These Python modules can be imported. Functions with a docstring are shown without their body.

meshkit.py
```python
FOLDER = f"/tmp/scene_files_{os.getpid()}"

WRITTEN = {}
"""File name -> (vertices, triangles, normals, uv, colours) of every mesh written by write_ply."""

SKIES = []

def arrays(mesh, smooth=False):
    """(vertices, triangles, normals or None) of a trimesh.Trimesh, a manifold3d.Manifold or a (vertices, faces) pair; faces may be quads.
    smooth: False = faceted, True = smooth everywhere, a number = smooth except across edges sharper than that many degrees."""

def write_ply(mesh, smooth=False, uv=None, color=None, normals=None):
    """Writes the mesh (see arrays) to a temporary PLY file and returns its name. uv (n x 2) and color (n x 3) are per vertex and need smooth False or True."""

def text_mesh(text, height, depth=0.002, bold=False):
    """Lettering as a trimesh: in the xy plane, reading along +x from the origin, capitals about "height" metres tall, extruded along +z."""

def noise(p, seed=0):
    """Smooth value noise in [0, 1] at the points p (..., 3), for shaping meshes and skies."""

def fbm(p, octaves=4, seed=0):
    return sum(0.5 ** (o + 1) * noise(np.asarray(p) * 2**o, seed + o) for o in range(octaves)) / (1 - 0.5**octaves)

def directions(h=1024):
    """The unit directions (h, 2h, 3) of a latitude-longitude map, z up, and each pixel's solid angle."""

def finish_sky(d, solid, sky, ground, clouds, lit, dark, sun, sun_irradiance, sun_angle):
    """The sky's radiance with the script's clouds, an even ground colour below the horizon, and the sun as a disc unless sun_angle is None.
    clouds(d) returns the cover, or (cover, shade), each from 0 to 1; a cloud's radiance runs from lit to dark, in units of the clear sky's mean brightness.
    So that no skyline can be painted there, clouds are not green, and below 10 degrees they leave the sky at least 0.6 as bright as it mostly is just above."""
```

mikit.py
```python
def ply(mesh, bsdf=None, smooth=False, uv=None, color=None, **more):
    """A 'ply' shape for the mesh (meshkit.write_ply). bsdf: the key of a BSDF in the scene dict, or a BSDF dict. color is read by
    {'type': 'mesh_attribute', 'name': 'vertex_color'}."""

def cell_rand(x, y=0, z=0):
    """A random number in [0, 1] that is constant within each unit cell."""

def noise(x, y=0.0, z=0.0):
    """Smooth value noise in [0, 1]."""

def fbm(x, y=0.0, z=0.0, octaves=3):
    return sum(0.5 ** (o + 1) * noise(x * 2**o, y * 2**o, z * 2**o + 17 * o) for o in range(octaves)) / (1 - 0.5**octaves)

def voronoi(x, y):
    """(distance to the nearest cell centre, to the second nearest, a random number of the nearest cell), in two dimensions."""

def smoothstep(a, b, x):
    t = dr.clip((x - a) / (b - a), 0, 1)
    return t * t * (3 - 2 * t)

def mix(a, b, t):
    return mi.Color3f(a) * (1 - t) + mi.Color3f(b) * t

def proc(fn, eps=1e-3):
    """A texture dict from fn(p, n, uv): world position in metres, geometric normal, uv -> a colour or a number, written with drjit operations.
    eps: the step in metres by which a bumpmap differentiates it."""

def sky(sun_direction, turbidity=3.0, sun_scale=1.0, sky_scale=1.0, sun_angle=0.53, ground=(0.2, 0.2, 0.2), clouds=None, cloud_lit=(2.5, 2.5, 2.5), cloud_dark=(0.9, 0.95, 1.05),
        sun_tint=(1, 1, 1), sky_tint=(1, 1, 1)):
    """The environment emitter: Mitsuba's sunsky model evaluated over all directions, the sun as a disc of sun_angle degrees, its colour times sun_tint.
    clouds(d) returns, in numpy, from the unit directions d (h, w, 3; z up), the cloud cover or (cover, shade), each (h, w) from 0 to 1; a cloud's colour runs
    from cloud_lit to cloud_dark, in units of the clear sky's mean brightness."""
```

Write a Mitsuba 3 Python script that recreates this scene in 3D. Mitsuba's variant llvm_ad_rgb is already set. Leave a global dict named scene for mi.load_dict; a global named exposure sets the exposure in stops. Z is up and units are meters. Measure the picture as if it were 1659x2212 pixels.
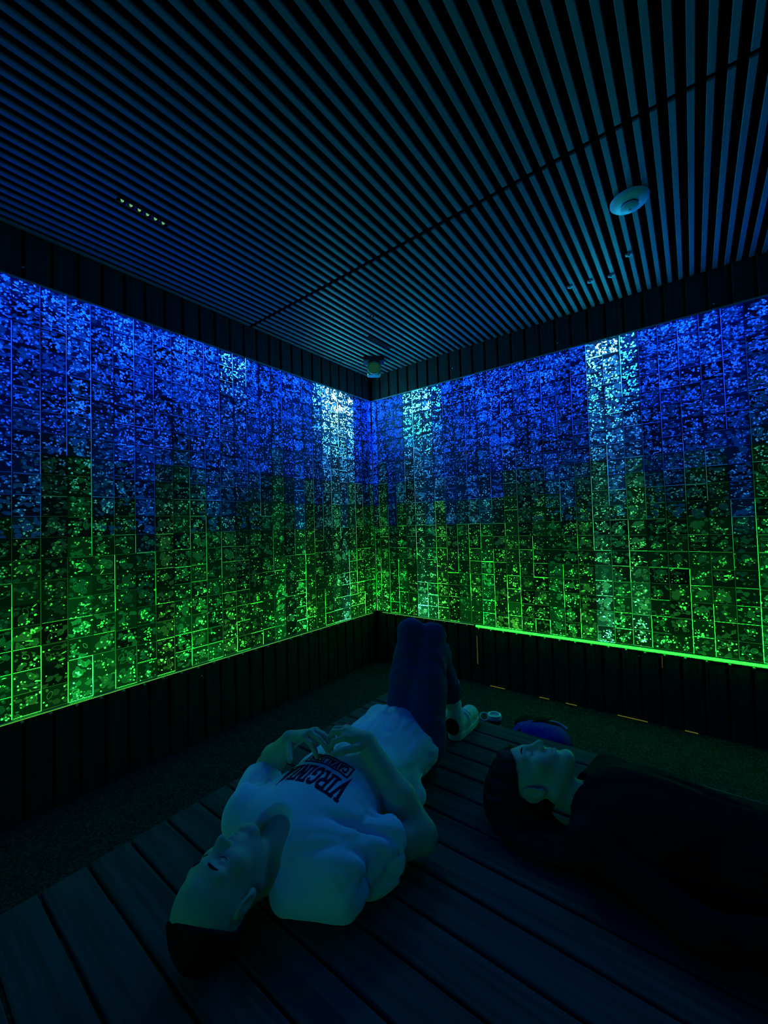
import math, random
import numpy as np, trimesh, mitsuba as mi, mikit, meshkit
from mikit import proc, noise, fbm, smoothstep, mix
T = mi.ScalarTransform4f

# ------------------------------------------------------------------ camera, exposure
# world: the room's corner is the origin, z up; left wall y = 0 (x < 0), right wall x = 0 (y < 0)
scene, labels = {}, {}
exposure = 0.25
W_PX, H_PX = 1659, 2212
F_PX, YAW, PITCH, ROLL = 870.59, 0.6537, 0.0303, -0.0294
CAM = np.array([-3.3892, -2.7341, 1.45])
_f = np.array([math.cos(PITCH) * math.cos(YAW), math.cos(PITCH) * math.sin(YAW), math.sin(PITCH)])
_r0 = np.array([math.sin(YAW), -math.cos(YAW), 0.0])
_u0 = np.cross(_r0, _f)
_r = _r0 * math.cos(ROLL) + _u0 * math.sin(ROLL)
_u = -_r0 * math.sin(ROLL) + _u0 * math.cos(ROLL)
_m = np.eye(4)
_m[:3, 0], _m[:3, 1], _m[:3, 2], _m[:3, 3] = -_r, _u, _f, CAM
scene['camera'] = {'type': 'perspective', 'fov_axis': 'x', 'fov': 2 * math.degrees(math.atan(W_PX / 2 / F_PX)),
                   'near_clip': 0.05, 'far_clip': 50.0, 'to_world': T(_m)}
GLOW = 1.0            # radiance of a full-strength tile inclusion
Z_CEIL, Z_TOP, Z_BOT = 3.05, 2.781, 0.529
X_BACK, Y_NEAR = -5.9, -5.5

# ------------------------------------------------------------------ helpers
def tag(key, label=None, category=None, group=None, kind=None):
    d = {}
    if label: d['label'] = label
    if category: d['category'] = category
    if group: d['group'] = group
    if kind: d['kind'] = kind
    labels[key] = d
    return key

def add(key, mesh, bsdf, smooth=False, **more):
    scene[key] = mikit.ply(mesh, bsdf, smooth=smooth, **more)
    return key

_count = {}
def numbered(name):
    n = _count.get(name, -1) + 1
    _count[name] = n
    return name if n == 0 else f'{name}_{n:03d}'

def box(lo, hi):
    lo, hi = np.asarray(lo, float), np.asarray(hi, float)
    m = trimesh.creation.box(hi - lo)
    m.apply_translation((lo + hi) / 2)
    return m

def cbox(lo, hi, c=0.003):
    """box with chamfered edges: the hull of three shrunk boxes (44 triangles)"""
    lo, hi = np.asarray(lo, float), np.asarray(hi, float)
    pts = []
    for k in range(3):
        s = np.full(3, c); s[k] = 0
        for i in np.ndindex(2, 2, 2):
            pts.append([hi[j] - s[j] if i[j] else lo[j] + s[j] for j in range(3)])
    return trimesh.Trimesh(np.array(pts), process=False).convex_hull

def cat(ms):
    return trimesh.util.concatenate([m for m in ms if m is not None])

def cyl(p0, p1, r0, r1=None, n=16):
    r1 = r0 if r1 is None else r1
    p0, p1 = np.asarray(p0, float), np.asarray(p1, float)
    z = (p1 - p0) / np.linalg.norm(p1 - p0)
    a = np.cross(z, [0, 0, 1] if abs(z[2]) < 0.9 else [1, 0, 0]); a /= np.linalg.norm(a)
    b = np.cross(z, a)
    t = np.arange(n) * 2 * np.pi / n
    ring = np.cos(t)[:, None] * a + np.sin(t)[:, None] * b
    v = np.vstack([p0 + ring * r0, p1 + ring * r1, [p0], [p1]])
    i = np.arange(n); j = (i + 1) % n
    f = np.vstack([np.c_[i, j, j + n], np.c_[i, j + n, i + n], np.c_[j, i, i * 0 + 2 * n], np.c_[i + n, j + n, i * 0 + 2 * n + 1]])
    return trimesh.Trimesh(v, f, process=False)

def lathe(profile, n=32, at=(0, 0, 0)):
    """profile: (r, z) from the bottom axis to the top axis"""
    m = trimesh.creation.revolve(np.array(profile, float), sections=n)
    if m.volume < 0: m.invert()
    m.apply_translation(at)
    return m

def emit(rgb, w=None):
    rgb = [float(max(0.0, c)) for c in rgb]
    return {'type': 'area', 'radiance': {'type': 'rgb', 'value': rgb}, 'sampling_weight': float(max(w if w is not None else sum(rgb), 1e-4))}

# ------------------------------------------------------------------ materials
def principled(rgb, rough=0.5, spec=0.5, **kw):
    d = {'type': 'principled', 'roughness': rough, 'specular': spec}
    d['base_color'] = rgb if isinstance(rgb, dict) else {'type': 'rgb', 'value': list(rgb)}
    d.update(kw)
    return {'type': 'twosided', 'bsdf': d}

def wood_fn(base, dark, axis, scale=1.0):
    def fn(p, n, uv):
        a, b, c = (p.x, p.y, p.z) if axis == 'x' else (p.y, p.x, p.z) if axis == 'y' else (p.z, p.x, p.y)
        g = fbm(a * 3.0 * scale, b * 70.0 * scale, c * 70.0 * scale, octaves=3)
        return mix(base, dark, smoothstep(0.3, 0.75, g))
    return proc(fn)

scene['mat_glass_tile'] = principled((0.010, 0.012, 0.013), 0.5, 0.2)
scene['mat_inclusion'] = principled((0.06, 0.065, 0.07), 0.5, 0.2)
scene['mat_wall_dark'] = principled((0.01, 0.01, 0.011), 0.8, 0.2)
scene['mat_plank'] = principled(wood_fn((0.032, 0.030, 0.029), (0.02, 0.019, 0.018), 'z'), 0.6, 0.25)
scene['mat_slat'] = principled(wood_fn((0.20, 0.195, 0.185), (0.155, 0.15, 0.14), 'x'), 0.55, 0.3)
scene['mat_void'] = principled((0.004, 0.004, 0.004), 0.95, 0.0)
scene['mat_floor'] = principled(proc(lambda p, n, uv: mix((0.018, 0.018, 0.020), (0.055, 0.057, 0.06), smoothstep(0.35, 0.8, noise(p.x * 140, p.y * 140) * 0.6 + noise(p.x * 330, p.y * 330) * 0.4))), 0.95, 0.05)
scene['mat_deck'] = principled(wood_fn((0.095, 0.086, 0.077), (0.058, 0.053, 0.047), 'y'), 0.8, 0.15)
scene['mat_rail'] = principled((0.25, 0.27, 0.26), 0.35, 0.5)
scene['mat_white_plastic'] = principled((0.78, 0.78, 0.76), 0.4, 0.5)
scene['mat_black_plastic'] = principled((0.012, 0.012, 0.013), 0.45, 0.4)
scene['mat_grey_plastic'] = principled((0.4, 0.4, 0.4), 0.4, 0.4)
scene['mat_metal'] = {'type': 'roughconductor', 'material': 'Al', 'alpha': 0.25}

# ------------------------------------------------------------------ room shell
add('floor', box([X_BACK, Y_NEAR, -0.05], [0.1, 0.1, 0.0]), 'mat_floor'); tag('floor', 'dark speckled carpet floor of the room', kind='structure')
add('ceiling', box([X_BACK, Y_NEAR, 3.27], [0.1, 0.1, 3.32]), 'mat_void'); tag('ceiling', 'black ceiling void behind thin wooden slats', kind='structure')
add('wall_left', box([X_BACK, 0.06, 0], [0.1, 0.1, 3.27]), 'mat_wall_dark'); tag('wall_left', 'left wall of glowing glass tiles between dark planks', kind='structure')
add('wall_right', box([0.06, Y_NEAR, 0], [0.1, 0.06, 3.27]), 'mat_wall_dark'); tag('wall_right', 'right wall of glowing glass tiles between dark planks', kind='structure')
add('wall_back', box([X_BACK - 0.08, Y_NEAR, 0], [X_BACK - 0.035, 0.1, 3.27]), 'mat_wall_dark'); tag('wall_back', 'wall of glowing glass tiles behind the viewer', kind='structure')
add('wall_near', box([X_BACK, Y_NEAR - 0.04, 0], [0.1, Y_NEAR, 3.27]), 'mat_wall_dark'); tag('wall_near', 'plain dark wall to the right of the viewer', kind='structure')

def on_left(v):                   # (along, up, out) -> world, along and out measured from the corner
    return np.c_[-v[:, 0], -v[:, 2], v[:, 1]]
def on_right(v):
    return np.c_[-v[:, 2], -v[:, 0], v[:, 1]]
def to_wall(side, v, f):
    v = np.asarray(v, float); f = np.asarray(f, int)
    if side == 'back': return np.c_[X_BACK + v[:, 2], -v[:, 0], v[:, 1]], f[:, ::-1]
    return (on_left(v), f[:, ::-1]) if side == 'left' else (on_right(v), f)
def wall_box(side, lo, hi, c=0.0):
    m = cbox(lo, hi, c) if c else box(lo, hi)
    return trimesh.Trimesh(*to_wall(side, m.vertices, m.faces), process=False)

# vertical planks over and under the lit tiles
LEN = {'left': -X_BACK, 'right': -Y_NEAR, 'back': -Y_NEAR}
for side in ('left', 'right'):
    n = 0
    s = 0.0
    while s < LEN[side] - 0.12:
        if s < 3.4:
            for z0, z1 in ((0.0, Z_BOT - 0.012), (Z_TOP + 0.012, 3.2)):
                add(numbered(f'wall_{side}__plank'), wall_box(side, [s + 0.008, z0, -0.045], [s + 0.1115, z1, -0.012], 0.004), 'mat_plank')
        s += 0.1195
    rest = [wall_box(side, [a + 0.008, z0, -0.045], [a + 0.1115, z1, -0.012]) for a in np.arange(math.ceil(3.4 / 0.1195) * 0.1195, LEN[side] - 0.12, 0.1195) for z0, z1 in ((0.0, Z_BOT - 0.012), (Z_TOP + 0.012, 3.2))]
    k = f'wall_{side}__plank_rest'
    add(k, cat(rest), 'mat_plank'); tag(k, kind='stuff')
    # slim ledge over the tiles
    k = f'wall_{side}__ledge'
    add(k, wall_box(side, [0.0, Z_TOP, -0.05], [LEN[side], Z_TOP + 0.012, 0.004], 0.002), 'mat_rail')

# ------------------------------------------------------------------ glowing glass tiles
PITCH_S, ROWS = 0.114, 20
PITCH_Z = (Z_TOP - Z_BOT) / ROWS
OFF = {'left': 0.065, 'right': 0.076}
BACK_GAIN = 1.0
rng = np.random.default_rng(11)
WHITE_TOP = {'left': {2: 0.8, 3: 1.0, 4: 1.05, 5: 0.95, 6: 0.06, 13: 0.02, 14: 0.015}, 'right': {3: 0.36, 4: 0.45, 5: 0.5, 6: 0.06, 18: 0.7, 19: 0.9, 20: 0.16}}
WHITE_BOT = {'left': {3: 0.9, 4: 0.3, 9: 0.1}, 'right': {4: 0.95, 5: 0.25, 18: 0.85, 20: 0.5}}

def dome_fan(n):
    i = np.arange(n); j = (i + 1) % n
    return np.vstack([np.c_[i, j, j + n], np.c_[i, j + n, i + n], np.c_[i + n, j + n, i * 0 + 2 * n]])
FANS = {n: dome_fan(n) for n in (6, 7, 8, 10)}

def blob(r, cs, cz, rs, rz, rot, h, n=7, rough=0.12, d0=0.0):
    """a low bump on the tile's face: outer ring, inner ring, top"""
    t = np.arange(n) * 2 * np.pi / n + r.random()
    k = 1 + rough * r.normal(size=n)
    x, y = rs * np.cos(t) * k, rz * np.sin(t) * k
    c, s = math.cos(rot), math.sin(rot)
    ring = np.c_[cs + c * x - s * y, cz + s * x + c * y]
    mid = np.c_[cs + 0.62 * (c * x - s * y), cz + 0.62 * (s * x + c * y)]
    v = np.vstack([np.c_[ring, np.full(n, d0)], np.c_[mid, np.full(n, d0 + 0.75 * h)], [[cs, cz, d0 + h]]])
    return v, FANS[n]

def petal(r, cs, cz, a, b, rot, h, d0=0.0, w=0.0022):
    """the outline of a leaf or shell: a closed pointed ribbon"""
    n = 8
    t = np.arange(2 * n) * np.pi / n
    x = a * np.cos(t)
    y = b * np.sin(t) * np.abs(np.sin(t)) ** 0.25
    q = 1 - w / max(b, 1e-3)
    c, s = math.cos(rot), math.sin(rot)
    R = lambda x, y: np.c_[cs + c * x - s * y, cz + s * x + c * y]
    m = 2 * n
    o, i_, = R(x, y), R(x * (1 - w / a * 1.6), y * q)
    mid = R(x * (1 - 0.8 * w / a), y * (1 + q) / 2)
    v = np.vstack([np.c_[o, np.full(m, d0)], np.c_[mid, np.full(m, d0 + h)], np.c_[i_, np.full(m, d0)]])
    i = np.arange(m); j = (i + 1) % m
    f = np.vstack([np.c_[i, j, j + m], np.c_[i, j + m, i + m], np.c_[i + m, j + m, j + 2 * m], np.c_[i + m, j + 2 * m, i + 2 * m]])
    return v, f

def bar(s0, s1, z0, z1, h=0.0012, d0=0.0):
    ch = min(s1 - s0, z1 - z0) * 0.3
    v = [(s0, z0, d0), (s1, z0, d0), (s1, z1, d0), (s0, z1, d0), (s0 + ch, z0 + ch, d0 + h), (s1 - ch, z0 + ch, d0 + h), (s1 - ch, z1 - ch, d0 + h), (s0 + ch, z1 - ch, d0 + h)]
    f = [(0, 1, 5), (0, 5, 4), (1, 2, 6), (1, 6, 5), (2, 3, 7), (2, 7, 6), (3, 0, 4), (3, 4, 7), (4, 5, 6), (4, 6, 7)]
    return np.array(v), np.array(f)

def join(parts):
    if not parts: return None
    at = np.cumsum([0] + [len(v) for v, _ in parts])
    return np.vstack([v for v, _ in parts]), np.vstack([f + a for (_, f), a in zip(parts, at)])

def tile_body(s0, z0, width=PITCH_S):
    w, hgt, c = width - 0.0016, PITCH_Z - 0.0016, 0.003
    s0, z0 = s0 + 0.0008, z0 + 0.0008
    q = lambda m, d: [(s0 + m, z0 + m, d), (s0 + w - m, z0 + m, d), (s0 + w - m, z0 + hgt - m, d), (s0 + m, z0 + hgt - m, d)]
    v = np.array(q(0, -0.03) + q(0, -c) + q(c, 0.0))
    f = []
    for a in (0, 4):
        for i in range(4):
            j = (i + 1) % 4
            f += [(a + i, a + j, a + j + 4), (a + i, a + j + 4, a + i + 4)]
    f += [(8, 9, 10), (8, 10, 11)]
    return v, np.array(f)

HOT = 1.0
A_HOT_LEFT, A_HOT_RIGHT = np.array((11.0, 140.0, 140.0)), np.array((2.0, 140.0, 140.0))
def tile_colours(side, col, row, P):
    """(body, mid, bright) radiance of one tile: blue light led in from the top of its column, green from the bottom.
    The inclusions next to the lamps are far brighter than a picture can show."""
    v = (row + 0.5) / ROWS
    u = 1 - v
    near = math.exp(-col / 11.0)                     # green radiance of the tiles is raised towards the corner
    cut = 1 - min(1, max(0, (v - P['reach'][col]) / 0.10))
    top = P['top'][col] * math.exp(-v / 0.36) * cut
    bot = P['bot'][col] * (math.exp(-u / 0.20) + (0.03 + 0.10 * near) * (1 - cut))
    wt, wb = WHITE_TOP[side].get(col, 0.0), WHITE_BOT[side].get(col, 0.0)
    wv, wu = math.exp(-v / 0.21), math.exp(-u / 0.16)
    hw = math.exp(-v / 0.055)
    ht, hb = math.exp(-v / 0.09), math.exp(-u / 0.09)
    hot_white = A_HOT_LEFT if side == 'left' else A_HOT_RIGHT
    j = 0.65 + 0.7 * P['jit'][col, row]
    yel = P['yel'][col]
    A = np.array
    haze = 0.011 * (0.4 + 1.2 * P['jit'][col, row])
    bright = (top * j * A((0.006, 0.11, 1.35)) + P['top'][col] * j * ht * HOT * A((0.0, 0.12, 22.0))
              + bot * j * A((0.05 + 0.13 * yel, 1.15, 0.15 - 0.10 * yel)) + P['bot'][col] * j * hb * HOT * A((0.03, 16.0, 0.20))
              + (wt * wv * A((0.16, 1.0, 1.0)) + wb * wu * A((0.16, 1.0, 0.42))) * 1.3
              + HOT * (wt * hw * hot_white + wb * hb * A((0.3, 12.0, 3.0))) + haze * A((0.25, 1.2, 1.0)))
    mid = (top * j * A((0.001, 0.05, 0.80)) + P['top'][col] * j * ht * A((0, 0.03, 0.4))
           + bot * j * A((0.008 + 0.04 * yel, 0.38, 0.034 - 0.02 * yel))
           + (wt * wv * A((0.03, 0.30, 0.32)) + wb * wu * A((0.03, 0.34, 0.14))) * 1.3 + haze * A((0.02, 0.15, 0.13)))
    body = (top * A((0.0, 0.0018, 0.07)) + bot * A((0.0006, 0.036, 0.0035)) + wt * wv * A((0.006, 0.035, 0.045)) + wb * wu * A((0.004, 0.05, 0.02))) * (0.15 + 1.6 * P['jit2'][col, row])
    return body, mid, bright

def tile_inclusions(r, s0, z0, v, lines, width=PITCH_S):
    """bubbles and bright edges (bright), petals and blobs (mid), clouds (dim) of one tile"""
    bright, mid, dim = [], [], []
    w, h = width, PITCH_Z
    dense = min(1.0, max(0.0, 1.15 - v / 0.60))          # crowded blobs in the blue upper part
    low = min(1.0, max(0.0, (v - 0.45) / 0.3))
    def inside(m):
        m = min(m, 0.35 * w)
        return s0 + m + (w - 2 * m) * r.random(), z0 + m + (h - 2 * m) * r.random()
    for _ in range(int(r.poisson(7 + 8 * dense))):           # clouds
        cs, cz = inside(0.010)
        rs = 0.007 + 0.007 * r.random()
        dim.append(blob(r, cs, cz, rs * (1 + 0.6 * r.random()), rs * (0.7 + 0.4 * r.random()), r.normal() * 0.5, 0.0006, 8, 0.2, 0.0002))
    for _ in range(int(r.poisson(3 + 15 * dense + 2 * low))):
        cs, cz = inside(0.006)
        rs = 0.0035 + 0.004 * r.random()
        mid.append(blob(r, cs, cz, rs * (1 + 0.8 * dense * r.random()), rs * (0.7 + 0.4 * r.random()), r.normal() * 0.4, 0.0009, 7, 0.22, 0.0004))
    if v > 0.35:
        for _ in range(int(r.poisson(0.9))):
            cs, cz = inside(0.025)
            mid.append(petal(r, cs, cz, 0.016 + 0.012 * r.random(), 0.007 + 0.006 * r.random(), r.random() * 3.1, 0.001, 0.0005))
    if low > 0.4:
        for _ in range(int(r.poisson(0.9))):
            cs, cz = inside(0.032)
            rr = 0.015 + 0.012 * r.random()
            dim.append(blob(r, cs, cz, rr, rr * 0.9, r.random() * 3, 0.0005, 10, 0.06, 0.0001))
            if r.random() < 0.5: mid.append(petal(r, cs, cz, rr, rr * 0.85, r.random() * 3, 0.0006, 0.0003, 0.0014))
    for _ in range(int(r.poisson(0.6 + 7.0 * dense))):       # long wavy blobs
        cs, cz = inside(0.010)
        (bright if r.random() < 0.55 else mid).append(blob(r, cs, cz, 0.007 + 0.008 * r.random(), 0.0020 + 0.0018 * r.random(), r.normal() * 0.35, 0.0012, 8, 0.22, 0.0006))
    if low > 0.2 and r.random() < 0.45:                     # clumps of crumbs
        c0 = inside(0.025)
        for _ in range(int(r.poisson(9))):
            cs, cz = c0[0] + r.normal() * 0.012, c0[1] + r.normal() * 0.012
            cs, cz = min(max(cs, s0 + 0.007), s0 + w - 0.007), min(max(cz, z0 + 0.007), z0 + h - 0.007)
            rr = 0.003 + 0.003 * r.random()
            (bright if r.random() < 0.5 else mid).append(blob(r, cs, cz, rr * 1.2, rr, r.random() * 3, 0.0014, 6, 0.2, 0.0006))
    cc = [inside(0.02) for _ in range(2)]
    for q in range(int(r.poisson(4.5 + 17 * dense + (4 if r.random() < 0.3 else 0)))):      # bubbles
        if r.random() < 0.4:
            c0 = cc[q % 2]; cs, cz = c0[0] + r.normal() * 0.012, c0[1] + r.normal() * 0.012
            cs, cz = min(max(cs, s0 + 0.007), s0 + w - 0.007), min(max(cz, z0 + 0.007), z0 + h - 0.007)
        else:
            cs, cz = inside(0.0045)
        rr = 0.0026 + 0.0028 * r.random() + 0.0010 * dense
        bright.append(blob(r, cs, cz, rr, rr * (1.0 + 0.5 * dense * r.random()), r.normal() * 0.3, 0.0018, 7, 0.08, 0.0008))
    e = 0.0024
    put = lambda k, g: (bright if k > (1 if v > 0.62 else 2) else mid).append(g)
    if lines[0]: put(lines[0], bar(s0 + 0.0012, s0 + 0.0012 + e * 1.3, z0 + 0.001, z0 + h - 0.001, 0.0016))
    if lines[1]: put(lines[1], bar(s0 + 0.002, s0 + w - 0.002, z0 + 0.0012, z0 + 0.0012 + e, 0.0016))
    if lines[2]: put(lines[2], bar(s0 + 0.002, s0 + w - 0.002, z0 + h - 0.0012 - e, z0 + h - 0.0012, 0.0016))
    return join(bright), join(mid), join(dim)

N_COLS = {'left': 30, 'right': 36, 'back': 47}
WHITE_TOP['back'] = {8: 0.3, 9: 0.3, 27: 0.4, 28: 0.4}; WHITE_BOT['back'] = {9: 0.6, 21: 0.7, 28: 0.6, 36: 0.6}; OFF['back'] = 0.07
for side in ('left', 'right', 'back'):
    nc = N_COLS[side]
    P = {'top': 0.55 + 0.75 * rng.random(nc), 'reach': 0.30 + 0.26 * rng.random(nc), 'bot': 0.35 + 0.95 * rng.random(nc) ** 1.2,
         'yel': rng.random(nc) ** 1.5, 'jit': rng.random((nc, ROWS)), 'jit2': rng.random((nc, ROWS))}
    P['bot'] *= np.where(np.arange(nc) % 2 == 0, 1.15, 0.75)
    n = 0
    field = 0
    vert = rng.random((nc, 8)); phase = rng.integers(0, 4, nc); run = rng.integers(3, 6, nc); tick = rng.random((nc, ROWS, 2))
    def put(key, parts, bsdf, rgb, weight):
        """the joined pieces as one glowing mesh"""
        parts = [q for q in parts if q is not None]
        if parts:
            vv, ff = to_wall(side, *join(parts))
            add(key, trimesh.Trimesh(vv, ff, process=False), bsdf, emitter=emit(rgb, weight))
    def block():
        global field
        field += 1
        return f'wall_{side}__glass_tile_field__{field:03d}'
    field = 0
    step = 3 if side == 'back' else 1
    for col in range(-1 if side != 'back' else 0, nc, step):
        s0 = OFF[side] + col * PITCH_S
        width = PITCH_S
        if col < 0: s0, width = 0.006, OFF[side] - 0.006
        if s0 + step * PITCH_S > LEN[side]: break
        seen = col < {'left': 29, 'right': 32, 'back': 0}[side]
        single = (12 <= col < 27) if side == 'left' else (13 <= col < 28) if side == 'right' else False
        if not seen:                                  # the walls beyond the frame: plainer tiles, still glowing
            for r0 in range(0, ROWS, 4):
                bs, ms_, cols = [], [], []
                for row in range(r0, r0 + 4):
                    for c in range(col, min(col + step, nc)):
                        sc, z0 = OFF[side] + c * PITCH_S, Z_TOP - (row + 1) * PITCH_Z
                        bs.append(tile_body(sc, z0))
                        for _ in range(9):
                            cs, cz = sc + 0.015 + 0.084 * rng.random(), z0 + 0.015 + 0.08 * rng.random()
                            ms_.append(blob(rng, cs, cz, 0.009 + 0.008 * rng.random(), 0.006, rng.normal(), 0.001, 7, 0.2, 0.0003))
                        cols.append(tile_colours(side, c, row, P))
                body, mid, bright = (np.mean([c[k] for c in cols], 0) for k in range(3))
                g = bright * 0.7 + mid * 0.3
                put(block(), bs, 'mat_glass_tile', body, body.sum() * step)
                put(block(), ms_, 'mat_inclusion', g, 2.0 * g.sum() * step)
            continue
        pool, glow = [], []
        for row in range(ROWS):
            z0 = Z_TOP - (row + 1) * PITCH_Z
            v = (row + 0.5) / ROWS
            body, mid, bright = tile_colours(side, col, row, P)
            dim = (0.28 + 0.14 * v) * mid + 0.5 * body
            at = (row + phase[col]) // run[col]
            lv = 3 if vert[col, at] > 0.74 else 2 if vert[col, at] > 0.55 else 1 if vert[col, at] > 0.15 else 0
            t0, t1 = tick[col, row]
            q = 0.12 if v > 0.55 else 0.0
            lines = (lv, 3 if t0 > 0.84 else 2 if t0 > 0.66 else 1 if t0 > 0.30 - q else 0, 3 if t1 > 0.93 else 1 if t1 > 0.86 - q else 0)
            B, M, D = tile_inclusions(rng, s0, z0, v, lines, width)
            bd = tile_body(s0, z0, width)
            if single:
                base = numbered(f'wall_{side}__glass_tile')
                labels[base + '__bubble'] = {'kind': 'stuff'}; labels[base + '__petal'] = {'kind': 'stuff'}
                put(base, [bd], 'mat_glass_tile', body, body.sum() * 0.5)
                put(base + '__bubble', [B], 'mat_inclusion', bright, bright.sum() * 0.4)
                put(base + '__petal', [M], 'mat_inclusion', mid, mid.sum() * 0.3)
                glow.append((D, dim))
                if row % 4 == 3:                      # the faint clouds of four tiles share one mesh
                    c = np.mean([g[1] for g in glow], 0)
                    put(f'wall_{side}__cloud__{numbered("c" + side)[len("c" + side):].strip("_") or "000"}', [g[0] for g in glow], 'mat_inclusion', c, c.sum() * 1.2)
                    glow = []
            else:                                     # small tiles towards the corner, in pairs of rows
                pool.append((bd, B, join([x for x in (M,) if x is not None]), D, body, mid, bright, dim))
                if len(pool) == 2:
                    m = [np.mean([x[k] for x in pool], 0) for k in range(4, 8)]
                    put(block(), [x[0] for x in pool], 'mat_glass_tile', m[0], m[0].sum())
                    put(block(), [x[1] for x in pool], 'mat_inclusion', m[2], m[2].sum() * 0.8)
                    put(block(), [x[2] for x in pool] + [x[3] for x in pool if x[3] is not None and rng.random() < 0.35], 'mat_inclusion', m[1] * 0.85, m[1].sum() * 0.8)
                    pool = []
    tag(f'wall_{side}__glass_tile_field', kind='stuff')
    if side != 'back': tag(f'wall_{side}__cloud', kind='stuff')

# ------------------------------------------------------------------ ceiling slats
k = 0
y = -0.012
while y > -4.2:
    gap = abs(y + 0.604) < 0.02
    spans = [(-1.488, -0.004), (X_BACK, -1.512)]
    if gap: spans = [(-0.44, -0.004), (-1.488, -0.76), (-2.405, -1.512), (X_BACK, -2.645)]
    for x0, x1 in spans:
        add(numbered('ceiling__slat'), cbox([x0, y - 0.0125, Z_CEIL], [x1, y + 0.0125, Z_CEIL + 0.012], 0.002), 'mat_slat')
    y -= 0.0592

# ------------------------------------------------------------------ light rails under the tiles
def rail(key, side, s0, s1, rgb, hgt, label):
    add(key + '__channel', wall_box(side, [s0, Z_BOT - 0.012 - hgt, -0.03], [s1, Z_BOT - 0.004, 0.006], 0.002), 'mat_rail')
    add(key + '__diffuser', wall_box(side, [s0 + 0.004, Z_BOT - 0.009 - hgt * 0.75, 0.0062], [s1 - 0.004, Z_BOT - 0.008, 0.012], 0.002), 'mat_inclusion', emitter=emit(rgb, sum(rgb) * 0.6))
    s = math.ceil(s0 / (PITCH_S)) * PITCH_S + 0.03
    while s < s1 - 0.03:
        add(numbered(key + '__clip'), wall_box(side, [s - 0.006, Z_BOT - 0.024 - hgt, -0.01], [s + 0.006, Z_BOT - 0.013 - hgt, 0.016], 0.002), 'mat_rail')
        s += PITCH_S
    tag(key, label, 'light strip')
    labels[key + '__diffuser'] = {'label': 'glowing green diffuser'}
rail('light_strip', 'right', 1.14, 3.96, (0.06, 14.0, 0.10), 0.020, 'bright green light strip along the foot of the right tile wall')
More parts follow.
